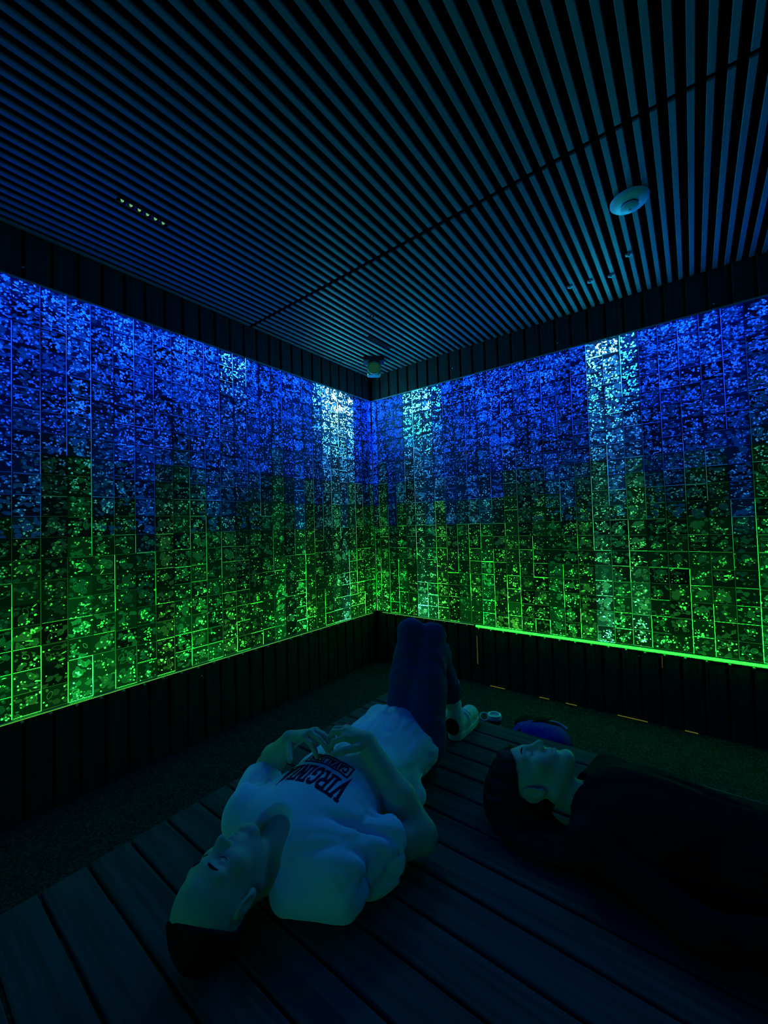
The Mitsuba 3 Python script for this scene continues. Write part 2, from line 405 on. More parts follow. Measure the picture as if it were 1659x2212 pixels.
rail('light_strip_001', 'left', 0.07, 3.42, (0.07, 0.42, 0.03), 0.004, 'thin dim green light strip along the foot of the left tile wall')
rail('light_strip_002', 'right', 0.08, 1.13, (0.07, 0.42, 0.03), 0.004, 'thin dim green light strip under the right tiles near the corner')

# slits of warm light at the foot of the right wall and in its planks
for y0, y1 in ((-1.26, -1.39), (-1.68, -1.755), (-1.88, -1.96), (-2.235, -2.42), (-2.63, -2.70)):
    add(numbered('wall_right__light_slit'), box([-0.006, y1, 0.004], [-0.001, y0, 0.009]), 'mat_black_plastic', emitter=emit((0.075, 0.080, 0.006), 0.01))
add(numbered('wall_right__light_slit'), box([0.002, -1.148, 0.17], [0.009, -1.141, 0.42]), 'mat_black_plastic', emitter=emit((0.035, 0.03, 0.004), 0.01))
add(numbered('wall_right__light_slit'), box([0.002, -2.524, 0.40], [0.009, -2.519, 0.483]), 'mat_black_plastic', emitter=emit((0.035, 0.022, 0.008), 0.01))
for side, s, z in (('right', 0.99, 2.9), ('right', 1.93, 2.86), ('right', 2.9, 2.83), ('left', 2.87, 2.86), ('left', 0.05, 3.02), ('left', 1.935, 0.437), ('right', 2.385, 0.455)):
    m = lathe([(0, 0), (0.006, 0), (0.005, 0.003), (0, 0.0045)], 10)
    v = m.vertices[:, [0, 1, 2]] + [s, z, -0.012]
    vv, ff = to_wall(side, v, m.faces)
    add(numbered(f'wall_{side}__screw'), trimesh.Trimesh(vv, ff, process=False), 'mat_metal')

# ------------------------------------------------------------------ things on the ceiling
k = 'smoke_detector'
c = np.array([-1.03, -2.545])
add(k + '__base', lathe([(0, 0.024), (0.05, 0.022), (0.078, 0.026), (0.086, 0.036), (0.086, 0.046), (0.07, 0.05), (0, 0.05)][::-1] and [(0, -0.026), (0.046, -0.026), (0.074, -0.022), (0.086, -0.010), (0.087, 0.0), (0, 0.0)], 40, (c[0], c[1], Z_CEIL)), 'mat_white_plastic', smooth=40)
add(k + '__collar', lathe([(0, -0.030), (0.036, -0.030), (0.038, -0.026), (0, -0.0255)], 32, (c[0], c[1], Z_CEIL)), 'mat_black_plastic', smooth=40)
add(k + '__cap', lathe([(0, -0.052), (0.024, -0.051), (0.037, -0.045), (0.040, -0.036), (0.037, -0.031), (0, -0.030)], 32, (c[0], c[1], Z_CEIL)), 'mat_white_plastic', smooth=40)
add(k + '__button', lathe([(0, -0.0545), (0.007, -0.054), (0.009, -0.051), (0, -0.050)], 16, (c[0], c[1], Z_CEIL)), 'mat_grey_plastic', smooth=40)
tag(k, 'round white smoke detector on the slatted ceiling', 'smoke detector')

def downlight(key, x0, x1, y, lens, label):
    h = (x1 - x0)
    add(key + '__housing', cat([box([x0, y - 0.017, Z_CEIL + 0.012], [x1, y + 0.017, Z_CEIL + 0.075]), box([x0, y - 0.017, Z_CEIL - 0.001], [x1, y - 0.0135, Z_CEIL + 0.013]), box([x0, y + 0.0135, Z_CEIL - 0.001], [x1, y + 0.017, Z_CEIL + 0.013])]), 'mat_black_plastic')
    n = 6
    p = (h - 0.012) / n
    for i in range(n):
        a = x0 + 0.006 + i * p
        v = []
        m = lathe([(0, -0.004), (0.006, -0.0035), (0.0105, 0.0), (0.0115, 0.008), (0, 0.008)], 20)
        m.vertices *= [p / 0.023 * 0.36, 0.9, 1.0]
        m.apply_translation([a + p / 2, y, Z_CEIL + 0.003])
        if lens: add(numbered(key + '__lens'), m, 'mat_grey_plastic', smooth=40, emitter=emit((0.11, 0.36, 0.07), 0.01))
        else: add(numbered(key + '__lens'), m, 'mat_black_plastic', smooth=40)
        if i: add(numbered(key + '__divider'), box([a - 0.003, y - 0.0134, Z_CEIL - 0.001], [a + 0.003, y + 0.0134, Z_CEIL + 0.0115]), 'mat_black_plastic')
    tag(key, label, 'downlight')
downlight('linear_downlight', -2.645, -2.405, -0.604, True, 'slim black ceiling downlight with six glowing green lenses')
downlight('linear_downlight_001', -0.76, -0.44, -0.604, False, 'slim black ceiling downlight, unlit, near the room corner')

# emergency lamp near the corner
k = 'emergency_lamp'
scene['mat_lamp_body'] = principled((0.05, 0.11, 0.06), 0.4, 0.4)
ax = np.array([-0.766, -0.643, 0.0]); lat = np.array([-ax[1], ax[0], 0.0])
def oriented(lo, hi, at, ch=0.004):
    m = cbox(lo, hi, ch)
    m.vertices = np.asarray(at) + m.vertices[:, :1] * ax + m.vertices[:, 1:2] * lat + m.vertices[:, 2:] * np.array([0, 0, 1.0])
    return m
at = np.array([-0.37, -0.35, Z_CEIL])
add(k + '__bracket', cat([oriented([-0.06, -0.10, -0.040], [0.06, 0.10, 0.0], at), oriented([-0.03, -0.03, -0.06], [0.03, 0.03, -0.035], at)]), 'mat_black_plastic')
add(k + '__body', oriented([-0.05, -0.066, -0.17], [0.045, 0.066, -0.045], at, 0.012), 'mat_lamp_body')
m = lathe([(0, 0.012), (0.02, 0.012), (0.045, 0.007), (0.056, 0.0), (0, 0.0)][::-1], 32)
m.vertices = at + np.array([0, 0, -0.108]) + m.vertices[:, 2:] * ax + ax * 0.045 + m.vertices[:, :1] * lat + m.vertices[:, 1:2] * np.array([0, 0, 1.0])
if m.volume < 0: m.invert()
add(k + '__lens', m, 'mat_lamp_body', smooth=40, emitter=emit((0.004, 0.03, 0.005), 0.01))
m = lathe([(0.054, 0.0), (0.062, 0.0), (0.062, 0.012), (0.056, 0.012)], 32)
m.vertices = at + np.array([0, 0, -0.108]) + m.vertices[:, 2:] * ax + ax * 0.045 + m.vertices[:, :1] * lat + m.vertices[:, 1:2] * np.array([0, 0, 1.0])
add(k + '__ring', m, 'mat_rail')
tag(k, 'square emergency lamp on a black bracket in the ceiling corner', 'lamp')

k = 'ceiling_hook'
t = np.linspace(0, 1.6 * np.pi, 12)
pts = np.c_[-1.04 + 0 * t, -0.874 + 0.014 * np.sin(t), Z_CEIL - 0.03 + 0.014 * np.cos(t)]
add(k + '__shank', cyl([-1.04, -0.874, Z_CEIL - 0.018], [-1.04, -0.874, Z_CEIL + 0.004], 0.004, n=10), 'mat_black_plastic')
add(k + '__loop', cat([cyl(a, b, 0.0035, n=8) for a, b in zip(pts[:-1], pts[1:])]), 'mat_black_plastic')
tag(k, 'small dark hook hanging under the ceiling slats', 'hook')
for i, (x, y) in enumerate([(-0.42, -2.13), (-0.40, -2.25), (-0.38, -2.37), (-0.55, -2.49)]):
    add(numbered('ceiling_clip'), cat([cbox([x - 0.012, y - 0.0175, Z_CEIL - 0.012], [x + 0.012, y + 0.0175, Z_CEIL], 0.002), box([x - 0.006, y - 0.006, Z_CEIL - 0.018], [x + 0.006, y + 0.006, Z_CEIL - 0.011])]), 'mat_grey_plastic')
    tag('ceiling_clip' if i == 0 else f'ceiling_clip_{i:03d}', ['small grey clip on the slats, nearest to the corner of its row of four', 'small grey clip on the slats, second of its row from the corner', 'small grey clip on the slats, third of its row from the corner', 'small grey clip on the slats, closest below the smoke detector'][i], 'clip', 'clips on the ceiling slats')

# ------------------------------------------------------------------ low wooden deck
DECK = 0.30
k = 'wooden_deck'
NP = 17
r = np.random.default_rng(4)
for i in range(NP):
    x1 = -1.186 - i * 0.132
    m = cbox([x1 - 0.122, -4.35, DECK - 0.026], [x1, -1.012 - 0.004 * r.random(), DECK - 0.0015 * r.random()], 0.004)
    add(numbered(k + '__plank'), m, 'mat_deck')
xe = -1.186 - NP * 0.132
add(k + '__frame', cat([box([xe + 0.03, -4.3, 0.16], [-1.23, -4.25, DECK - 0.027]), box([xe + 0.03, -1.08, 0.16], [-1.23, -1.04, DECK - 0.027])] + [box([x, -4.25, 0.16], [x + 0.04, -1.08, DECK - 0.027]) for x in np.linspace(xe + 0.03, -1.27, 4)]), 'mat_wall_dark')
for x in np.linspace(xe + 0.05, -1.29, 3):
    for y in (-1.12, -2.6, -4.2):
        add(numbered(k + '__leg'), box([x, y - 0.03, 0], [x + 0.06, y + 0.03, 0.161]), 'mat_wall_dark')
tag(k, 'low dark wooden deck of parallel planks under both people', 'deck')

# ------------------------------------------------------------------ travel mug and bag on the floor behind the deck
k = 'travel_mug'
mx, my = -0.865, -1.655
scene['mat_mug_dark'] = principled((0.01, 0.012, 0.016), 0.35, 0.5)
add(k + '__body', lathe([(0, 0), (0.032, 0), (0.035, 0.006), (0.041, 0.15), (0.041, 0.168), (0, 0.168)], 40, (mx, my, 0)), 'mat_mug_dark', smooth=40)
a0 = np.array([0.34, -0.94])      # white panel put in as a highlight on the mug, facing the right wall
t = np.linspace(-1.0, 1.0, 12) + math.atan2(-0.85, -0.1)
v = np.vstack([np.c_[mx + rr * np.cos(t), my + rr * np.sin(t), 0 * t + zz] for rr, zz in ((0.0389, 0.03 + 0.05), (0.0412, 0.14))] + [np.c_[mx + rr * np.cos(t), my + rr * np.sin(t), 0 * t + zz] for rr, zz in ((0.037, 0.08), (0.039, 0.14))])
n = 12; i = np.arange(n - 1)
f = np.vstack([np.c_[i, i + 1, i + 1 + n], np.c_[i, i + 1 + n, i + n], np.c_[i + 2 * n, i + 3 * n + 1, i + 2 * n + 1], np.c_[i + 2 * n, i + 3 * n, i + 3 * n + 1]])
add(k + '__label', trimesh.Trimesh(v, f, process=False), 'mat_white_plastic'); labels[k + '__label'] = {'label': 'white panel standing in for a highlight'}
add(k + '__lid', lathe([(0.030, 0.168), (0.0445, 0.168), (0.046, 0.174), (0.0445, 0.192), (0.041, 0.196), (0.033, 0.195), (0.030, 0.186), (0.030, 0.168)], 40, (mx, my, 0)), 'mat_white_plastic', smooth=40); labels[k + '__lid'] = {'label': 'white ring-shaped lid'}
add(k + '__lid_top', lathe([(0, 0.165), (0.031, 0.165), (0.031, 0.184), (0, 0.186)], 32, (mx, my, 0)), 'mat_grey_plastic', smooth=40)
hd = np.array([-0.60, 0.80, 0.0])
t = np.linspace(-2.6, 2.6, 22)
pts = np.array([mx, my, 0.181]) + hd * 0.066 + np.c_[0.027 * np.cos(t)] * hd + np.c_[0.024 * np.sin(t)] * np.array([0.55, 0.40, 0.73]) 
add(k + '__loop', cat([cyl(a, b, 0.0055, n=8) for a, b in zip(pts[:-1], pts[1:])] + [trimesh.creation.icosphere(1, 0.0055).apply_translation(q) for q in pts]), 'mat_white_plastic', smooth=50); labels[k + '__loop'] = {'label': 'white carrying loop'}
tag(k, 'travel mug with white lid and carrying loop behind the wooden deck', 'mug')

# ------------------------------------------------------------------ sculpting: signed distances meshed by surface nets
def length(a): return np.sqrt(np.einsum('ij,ij->i', a, a))

def smin(a, b, k):
    h = np.maximum(k - np.abs(a - b), 0) / k
    return np.minimum(a, b) - h * h * k * 0.25
def smax(a, b, k): return -smin(-a, -b, k)

def cone(p, a, b, ra, rb):
    """round cone (capsule with two radii)"""
    a, b = np.asarray(a, float), np.asarray(b, float)
    ab = b - a
    t = np.clip((p - a) @ ab / (ab @ ab), 0, 1)
    return length(p - a - t[:, None] * ab) - (ra + (rb - ra) * t)

def ell(p, c, r, R=None):
    q = p - np.asarray(c, float)
    if R is not None: q = q @ R
    r = np.asarray(r, float)
    k0 = length(q / r); k1 = length(q / (r * r))
    return k0 * (k0 - 1) / np.maximum(k1, 1e-9)

def sculpt(fn, lo, hi, h, lip=1.3):
    """closed mesh of fn(points) < 0; blocks far from the surface are skipped"""
    lo = np.asarray(lo, float); hi = np.asarray(hi, float)
    B = 10
    nb = np.ceil((hi - lo) / (h * B)).astype(int)
    N = nb * B + 1
    V = np.full(N, 1.0, np.float32)
    ci = np.stack(np.meshgrid(*[np.arange(n) for n in nb], indexing='ij'), -1).reshape(-1, 3)
    d = np.concatenate([fn(lo + (c * B + B / 2) * h) for c in np.array_split(ci, max(1, len(ci) // 20000))])
    half = B * h * 0.87 * lip
    loc = np.stack(np.meshgrid(*[np.arange(B + 1)] * 3, indexing='ij'), -1).reshape(-1, 3)
    for c in ci[d < -half]:
        o = c * B
        V[o[0]:o[0] + B + 1, o[1]:o[1] + B + 1, o[2]:o[2] + B + 1] = -1.0
    act = ci[np.abs(d) <= half]
    for part in np.array_split(act, max(1, len(act) // 60)):
        if not len(part): continue
        idx = (part[:, None, :] * B + loc[None]).reshape(-1, 3)
        V[idx[:, 0], idx[:, 1], idx[:, 2]] = fn(lo + idx * h)
    for a in range(3):                      # close at the border
        s = [slice(None)] * 3
        for e in (0, -1):
            s[a] = e
            V[tuple(s)] = np.maximum(V[tuple(s)], 1e-3)
    S = V < 0
    cs = [(i, j, k) for i in (0, 1) for j in (0, 1) for k in (0, 1)]
    n = np.array(V.shape) - 1
    sub = lambda A, c: A[c[0]:c[0] + n[0], c[1]:c[1] + n[1], c[2]:c[2] + n[2]]
    cnt = sum(sub(S, c).astype(np.uint8) for c in cs)
    cell = np.argwhere((cnt > 0) & (cnt < 8))
    val = np.stack([V[cell[:, 0] + c[0], cell[:, 1] + c[1], cell[:, 2] + c[2]] for c in cs], 1).astype(float)
    acc, w = np.zeros((len(cell), 3)), np.zeros(len(cell))
    for i, a in enumerate(cs):
        for j, b in enumerate(cs):
            if i < j and sum(x != y for x, y in zip(a, b)) == 1:
                m = (val[:, i] < 0) != (val[:, j] < 0)
                t = val[:, i] / np.where(m, val[:, i] - val[:, j], 1)
                q = np.array(a) + np.clip(t, 0, 1)[:, None] * (np.array(b) - np.array(a))
                acc[m] += q[m]; w[m] += 1
    verts = lo + (cell + acc / w[:, None]) * h
    num = np.full(n, -1, np.int64); num[cell[:, 0], cell[:, 1], cell[:, 2]] = np.arange(len(cell))
    faces = []
    for ax in range(3):
        u, v = (ax + 1) % 3, (ax + 2) % 3
        a = [slice(None)] * 3; b = [slice(None)] * 3
        a[ax] = slice(0, -1); b[ax] = slice(1, None)
        for q in (u, v):
            a[q] = slice(1, -1); b[q] = slice(1, -1)
        s0, s1 = S[tuple(a)], S[tuple(b)]
        for flip, mask in ((False, s0 & ~s1), (True, ~s0 & s1)):
            e = np.argwhere(mask)
            if not len(e): continue
            e[:, u] += 1; e[:, v] += 1
            def at(du, dv):
                c = e.copy(); c[:, u] -= du; c[:, v] -= dv
                return num[c[:, 0], c[:, 1], c[:, 2]]
            q = np.stack([at(1, 1), at(0, 1), at(0, 0), at(1, 0)], 1)
            if flip: q = q[:, ::-1]
            faces += [q[:, [0, 1, 2]], q[:, [0, 2, 3]]]
    m = trimesh.Trimesh(verts, np.vstack(faces), process=False)
    return m

def relax(m, n=4):
    """Taubin smoothing with even weights"""
    from scipy.sparse import coo_matrix
    f, v = m.faces, m.vertices.copy()
    i = np.concatenate([f[:, 0], f[:, 1], f[:, 2], f[:, 1], f[:, 2], f[:, 0]])
    j = np.concatenate([f[:, 1], f[:, 2], f[:, 0], f[:, 0], f[:, 1], f[:, 2]])
    A = coo_matrix((np.ones(len(i)), (i, j)), shape=(len(v), len(v))).tocsr()
    A.data[:] = 1.0
    deg = np.maximum(np.asarray(A.sum(1)).ravel(), 1)[:, None]
    for _ in range(n):
        v += 0.5 * (A @ v / deg - v)
        v -= 0.5 * (A @ v / deg - v)
    return trimesh.Trimesh(v, f, process=False)

def frame(center, up, face):
    """head frame: columns right, face, up"""
    u = np.asarray(up, float); u /= np.linalg.norm(u)
    f = np.asarray(face, float); f -= (f @ u) * u; f /= np.linalg.norm(f)
    return np.asarray(center, float), np.stack([np.cross(f, u), f, u], 1)

def head_sdf(q, soft=1.0, nose=1.0, jaw=1.0):
    """head in its own frame: x to its right, y out of the face, z to the crown; origin between the ears"""
    m = q.copy(); m[:, 0] = np.abs(m[:, 0])
    d = ell(q, (0, -0.012, 0.038), (0.077, 0.099, 0.088))
    d = smin(d, ell(q, (0, 0.030, -0.030), (0.062, 0.062, 0.085)), 0.03)
    d = smin(d, cone(m, (0.054 * jaw, -0.012, -0.062), (0.016, 0.070, -0.108), 0.022, 0.020), 0.03)
    d = smin(d, ell(q, (0, 0.078, -0.106), (0.024, 0.018, 0.018)), 0.02)
    d = smin(d, ell(m, (0.043, 0.058, -0.022), (0.026, 0.026, 0.024)), 0.025)
    d = smin(d, cone(m, (0.044, 0.068, 0.030), (0.006, 0.082, 0.027), 0.011, 0.012), 0.02)
    d = smax(d, -ell(m, (0.032, 0.100, 0.006), (0.019, 0.020, 0.013)), 0.014)
    d = smin(d, ell(m, (0.031, 0.071, 0.006), (0.0155, 0.0165, 0.0125)), 0.006)
    d = smax(d, -cone(m, (0.019, 0.0875, 0.0005), (0.044, 0.0835, 0.0005), 0.0013, 0.0013), 0.003)
    d = smin(d, cone(q, (0, 0.083, 0.018), (0, 0.110 * nose, -0.026), 0.0085, 0.0115), 0.016)
    d = smin(d, ell(m, (0.0125, 0.097, -0.031), (0.0085, 0.0105, 0.008)), 0.008)
    d = smax(d, -ell(m, (0.0065, 0.104, -0.039), (0.0036, 0.006, 0.004)), 0.003)
    d = smin(d, ell(q, (0, 0.078, -0.062), (0.030, 0.018, 0.020)), 0.02)
    d = smin(d, cone(m, (0.0, 0.0955, -0.0575), (0.021, 0.083, -0.0605), 0.0055, 0.003), 0.006)
    d = smin(d, cone(m, (0.0, 0.0945, -0.0715), (0.018, 0.083, -0.0695), 0.0065, 0.0035), 0.006)
    d = smax(d, -cone(m, (0.0, 0.1005, -0.0640), (0.022, 0.087, -0.0645), 0.0016, 0.0012), 0.003)
    d = smax(d, -ell(q, (0, 0.098, -0.085), (0.02, 0.007, 0.006)), 0.008)
    c, s = math.cos(0.35), math.sin(0.35)
    R = np.array([[c, s, 0], [-s, c, 0], [0, 0, 1.0]])
    e = ell(m, (0.083, -0.012, 0.002), (0.0085, 0.019, 0.033), R)
    e = smin(e, ell(m, (0.080, -0.004, -0.024), (0.007, 0.010, 0.012)), 0.008)
    e = smax(e, -ell(m, (0.0915, -0.008, 0.001), (0.006, 0.010, 0.018), R), 0.004)
    return smin(d, e, 0.005)

def chain(p, pts, radii, k=0.008):
    d = None
    for a, b, ra, rb in zip(pts[:-1], pts[1:], radii[:-1], radii[1:]):
        c = cone(p, a, b, ra, rb)
        d = c if d is None else smin(d, c, k)
    return d

def unit(v):
    v = np.asarray(v, float); return v / np.linalg.norm(v)

def finger(base, direction, down, lens, curls):
    """joints of a finger: it starts along direction and bends by curls (radians) towards down"""
    d, w = unit(direction), np.asarray(down, float)
    w = unit(w - (w @ d) * d)
    pts, ang = [np.asarray(base, float)], 0.0
    for l, c in zip(lens, curls):
        ang += c
        pts.append(pts[-1] + l * (math.cos(ang) * d + math.sin(ang) * w))
    return pts

def fold(p, axis, across, freq, amp, seed):
    """cloth folds that run along axis: rounded ridges with tight valleys"""
    a, b = p @ unit(axis), p @ unit(across)
    n = meshkit.noise(np.c_[a * 3.0, b * freq, p[:, 2] * freq * 0.5 + seed], seed)
    m = meshkit.noise(np.c_[a * 8, b * freq * 2.2, p[:, 2] * freq + seed], seed + 3)
    v = np.maximum(0, 1 - np.abs(2 * n - 1) / 0.35)
    w = np.maximum(0, 1 - np.abs(2 * m - 1) / 0.30)
    return amp * (1.1 * v + 0.45 * w + 0.7 * (n - 0.5))

# ------------------------------------------------------------------ materials of the people
scene['mat_skin'] = principled((0.66, 0.49, 0.30), 0.5, 0.3)
scene['mat_hair'] = principled((0.008, 0.007, 0.006), 0.6, 0.2)
scene['mat_brow'] = principled((0.03, 0.022, 0.018), 0.8, 0.1)
scene['mat_shirt'] = principled(proc(lambda p, n, uv: mi.Color3f(0.80, 0.81, 0.84) * (0.93 + 0.10 * noise(p.x * 420, p.y * 420, p.z * 420))), 0.9, 0.1, sheen=0.2)
scene['mat_print'] = principled((0.012, 0.014, 0.05), 0.8, 0.1)
scene['mat_jeans'] = principled(proc(lambda p, n, uv: mi.Color3f(0.045, 0.058, 0.14) * (0.7 + 0.6 * noise(p.x * 260, p.y * 260, p.z * 90))), 0.9, 0.1, sheen=0.3)
scene['mat_shoe'] = principled((0.62, 0.63, 0.60), 0.5, 0.4)
scene['mat_sock'] = principled((0.72, 0.74, 0.78), 0.9, 0.1)
scene['mat_sole'] = principled((0.02, 0.02, 0.02), 0.7, 0.2)
scene['mat_black_cloth'] = principled((0.010, 0.010, 0.011), 0.95, 0.05, sheen=0.1)

# ================================================================== person in the white T-shirt, lying on the deck
K = 'person'
shL, shR = np.array([-2.52, -1.425, 0.43]), np.array([-2.495, -1.84, 0.42])
elR, wrR = np.array([-2.205, -1.950, 0.380]), np.array([-2.215, -1.690, 0.585])
elL, wrL = np.array([-2.29, -1.20, 0.40]), np.array([-2.345, -1.405, 0.575])
HS = 1.13                     # size of this head against the standard one
HC, HR = frame((-2.765, -1.640, 0.425), (-0.965, -0.20, 0.02), (0.02, 0.24, 0.965))
def headq(p): return (p - HC) @ HR / HS

def hand(p, wrist, kn, w_r, fingers, thumb):
    d = None
    for q in kn:
        c = cone(p, wrist, q, w_r, 0.0115)
        d = c if d is None else smin(d, c, 0.014)
    for a, b in zip(kn[:-1], kn[1:]):
        d = smin(d, cone(p, a, b, 0.0115, 0.0115), 0.01)
    for pts in fingers:
        d = smin(d, chain(p, pts, [0.0115, 0.0102, 0.0094, 0.0082], 0.005), 0.004)
    d = smin(d, chain(p, thumb, [0.018, 0.0140, 0.0118, 0.0095], 0.008), 0.008)
    return d
HAND = np.array([0.03, 0.0, 0.022])      # both hands rest on the belly
wrR = wrR + HAND; wrL = wrL + HAND * 0.7
# left hand: palm down on the belly, fingers towards the right hand, thumb towards the head
knL = [np.array(v) for v in ((-2.362, -1.498, 0.612), (-2.339, -1.508, 0.620), (-2.316, -1.506, 0.617), (-2.295, -1.496, 0.607))]
knL = [q + HAND for q in knL]
fL = [finger(k0, d, (0, 0.1, -1), l, c) for k0, d, l, c in (
    (knL[0], (-0.02, -1, -0.05), (0.046, 0.028, 0.022), (0.25, 0.45, 0.3)),
    (knL[1], (0.05, -1, 0.0), (0.050, 0.031, 0.023), (0.15, 0.4, 0.3)),
    (knL[2], (0.10, -1, 0.0), (0.047, 0.029, 0.022), (0.10, 0.4, 0.3)),
    (knL[3], (0.18, -1, -0.05), (0.038, 0.023, 0.020), (0.15, 0.4, 0.3)))]
thL = [np.array(v) for v in ((-2.352, -1.425, 0.578), (-2.390, -1.452, 0.582), (-2.420, -1.486, 0.578), (-2.440, -1.512, 0.572))]
thL = [q + HAND * [1, 1, 0.5] for q in thL]
# right hand: comes from the other side, fingers between those of the left
fdir = unit((-0.50, 0.86, 0.05))
knR = [np.array(v) for v in ((-2.288, -1.648, 0.622), (-2.268, -1.632, 0.632), (-2.247, -1.618, 0.630), (-2.228, -1.606, 0.620))]
knR = [q + HAND for q in knR]
fR = [finger(k0, d, (0.2, -0.1, -1), l, c) for k0, d, l, c in (
    (knR[0], (-0.62, 0.75, 0.02), (0.046, 0.028, 0.022), (0.35, 0.8, 0.6)),
    (knR[1], (-0.45, 0.86, 0.12), (0.050, 0.031, 0.023), (0.25, 0.85, 0.7)),
    (knR[2], (-0.35, 0.92, 0.10), (0.047, 0.029, 0.022), (0.25, 0.9, 0.7)),
    (knR[3], (-0.25, 0.95, 0.06), (0.038, 0.023, 0.020), (0.3, 0.9, 0.7)))]
thR = [np.array(v) for v in ((-2.225, -1.700, 0.588), (-2.278, -1.690, 0.590), (-2.322, -1.668, 0.592), (-2.350, -1.645, 0.588))]
thR = [q + HAND for q in thR]

def torso_core(p, grow=0.0):
    """rib cage, belly and hips, lying on the back"""
    d = ell(p, (-2.42, -1.645, 0.425), (0.20 + grow, 0.185 + grow, 0.118 + grow))
    d = smin(d, ell(p, (-2.18, -1.595, 0.435), (0.22 + grow, 0.170 + grow, 0.125 + grow)), 0.10)
    d = smin(d, ell(p, (-1.93, -1.56, 0.42), (0.16 + grow, 0.175 + grow, 0.115 + grow)), 0.10)
    d = smin(d, cone(p, shL, shR, 0.062 + grow, 0.062 + grow), 0.07)
    return d

def body(p):
    d = head_sdf(headq(p)) * HS
    nk = HC + HR @ np.array([0, -0.022, -0.085])
    d = smin(d, cone(p, nk, (-2.55, -1.65, 0.405), 0.066, 0.070), 0.03)
    d = smin(d, torso_core(p, -0.012), 0.03)
    arm = smin(cone(p, shR, shR * 0.5 + elR * 0.5, 0.056, 0.053), cone(p, shR * 0.5 + elR * 0.5, elR, 0.056, 0.049), 0.03)
    mid = elR * 0.65 + wrR * 0.35
    arm = smin(arm, smin(cone(p, elR, mid, 0.050, 0.054), cone(p, mid, wrR, 0.054, 0.035), 0.03), 0.02)
    d = smin(d, arm, 0.02)
    arm = smin(cone(p, shL, elL, 0.056, 0.043), smin(cone(p, elL, elL * 0.65 + wrL * 0.35, 0.046, 0.050), cone(p, elL * 0.65 + wrL * 0.35, wrL, 0.050, 0.033), 0.03), 0.02)
    d = smin(d, arm, 0.02)
    d = smin(d, hand(p, wrL, knL, 0.027, fL, thL), 0.012)
    d = smin(d, hand(p, wrR, knR, 0.029, fR, thR), 0.012)
    return np.maximum(d, DECK + 0.001 - p[:, 2])
m = relax(sculpt(body, (-2.90, -2.05, 0.285), (-1.75, -1.10, 0.70), 0.0038), 3)
add(K, m, 'mat_skin', smooth=True)
tag(K, 'person in white T-shirt and dark jeans lying with knees raised and hands clasped', 'person')

# face details
def on_head(pts):
    return HC + np.asarray(pts, float) @ HR.T
def strand(pts, radii, R, C, n=8):
    q = C + np.asarray(pts, float) @ R.T
    return cat([cyl(a, b, ra, rb, n) for a, b, ra, rb in zip(q[:-1], q[1:], radii[:-1], radii[1:])])
def face_marks(key, R, C, brow_r=0.0034):
    # R may carry the size of the head
    for sx in (-1, 1):
        t = np.linspace(0, 1, 7)
        pts = np.c_[sx * (0.012 + 0.036 * t), 0.0935 - 0.013 * t ** 2 - 0.002 * t, 0.029 + 0.006 * np.sin(t * 2.4) - 0.004 * t ** 2]
        add(numbered(key + '__eyebrow'), strand(pts, [brow_r * 0.7, brow_r, brow_r, brow_r, brow_r * 0.9, brow_r * 0.7, brow_r * 0.4], R, C), 'mat_brow', smooth=40)
        pts = np.c_[sx * (0.0185 + 0.026 * t), 0.0872 + 0.0018 * np.sin(t * np.pi) - 0.004 * t ** 2, 0.0006 - 0.0022 * np.sin(t * np.pi)]
        add(numbered(key + '__eyelash'), strand(pts, [0.0007, 0.0011, 0.0013, 0.0013, 0.0013, 0.0011, 0.0007], R, C, 6), 'mat_brow', smooth=40)
    labels[key + '__eyebrow'] = {'label': 'dark eyebrow'}
face_marks(K, HR * HS, HC)

def hair_short(p):
    q = headq(p)
    d = (head_skull(q) - 0.008) * HS - 0.004 * (meshkit.noise(p * 160, 5) - 0.5)
    line2 = np.minimum(0.100 + 1.1 * (q[:, 1] - 0.02) - q[:, 2], np.maximum(q[:, 1] + 0.040, -0.070 - q[:, 2]))
    d = smax(d, line2, 0.025)
    return np.maximum(d, DECK + 0.001 - p[:, 2])
def head_skull(q):
    d = ell(q, (0, -0.012, 0.038), (0.077, 0.099, 0.088))
    return smin(d, ell(q, (0, 0.030, -0.030), (0.062, 0.062, 0.085)), 0.03)
m = relax(sculpt(hair_short, (-2.90, -1.80, 0.285), (-2.58, -1.47, 0.56), 0.004), 2)
add(K + '__hair', m, 'mat_hair', smooth=True); labels[K + '__hair'] = {'label': 'short dark hair'}

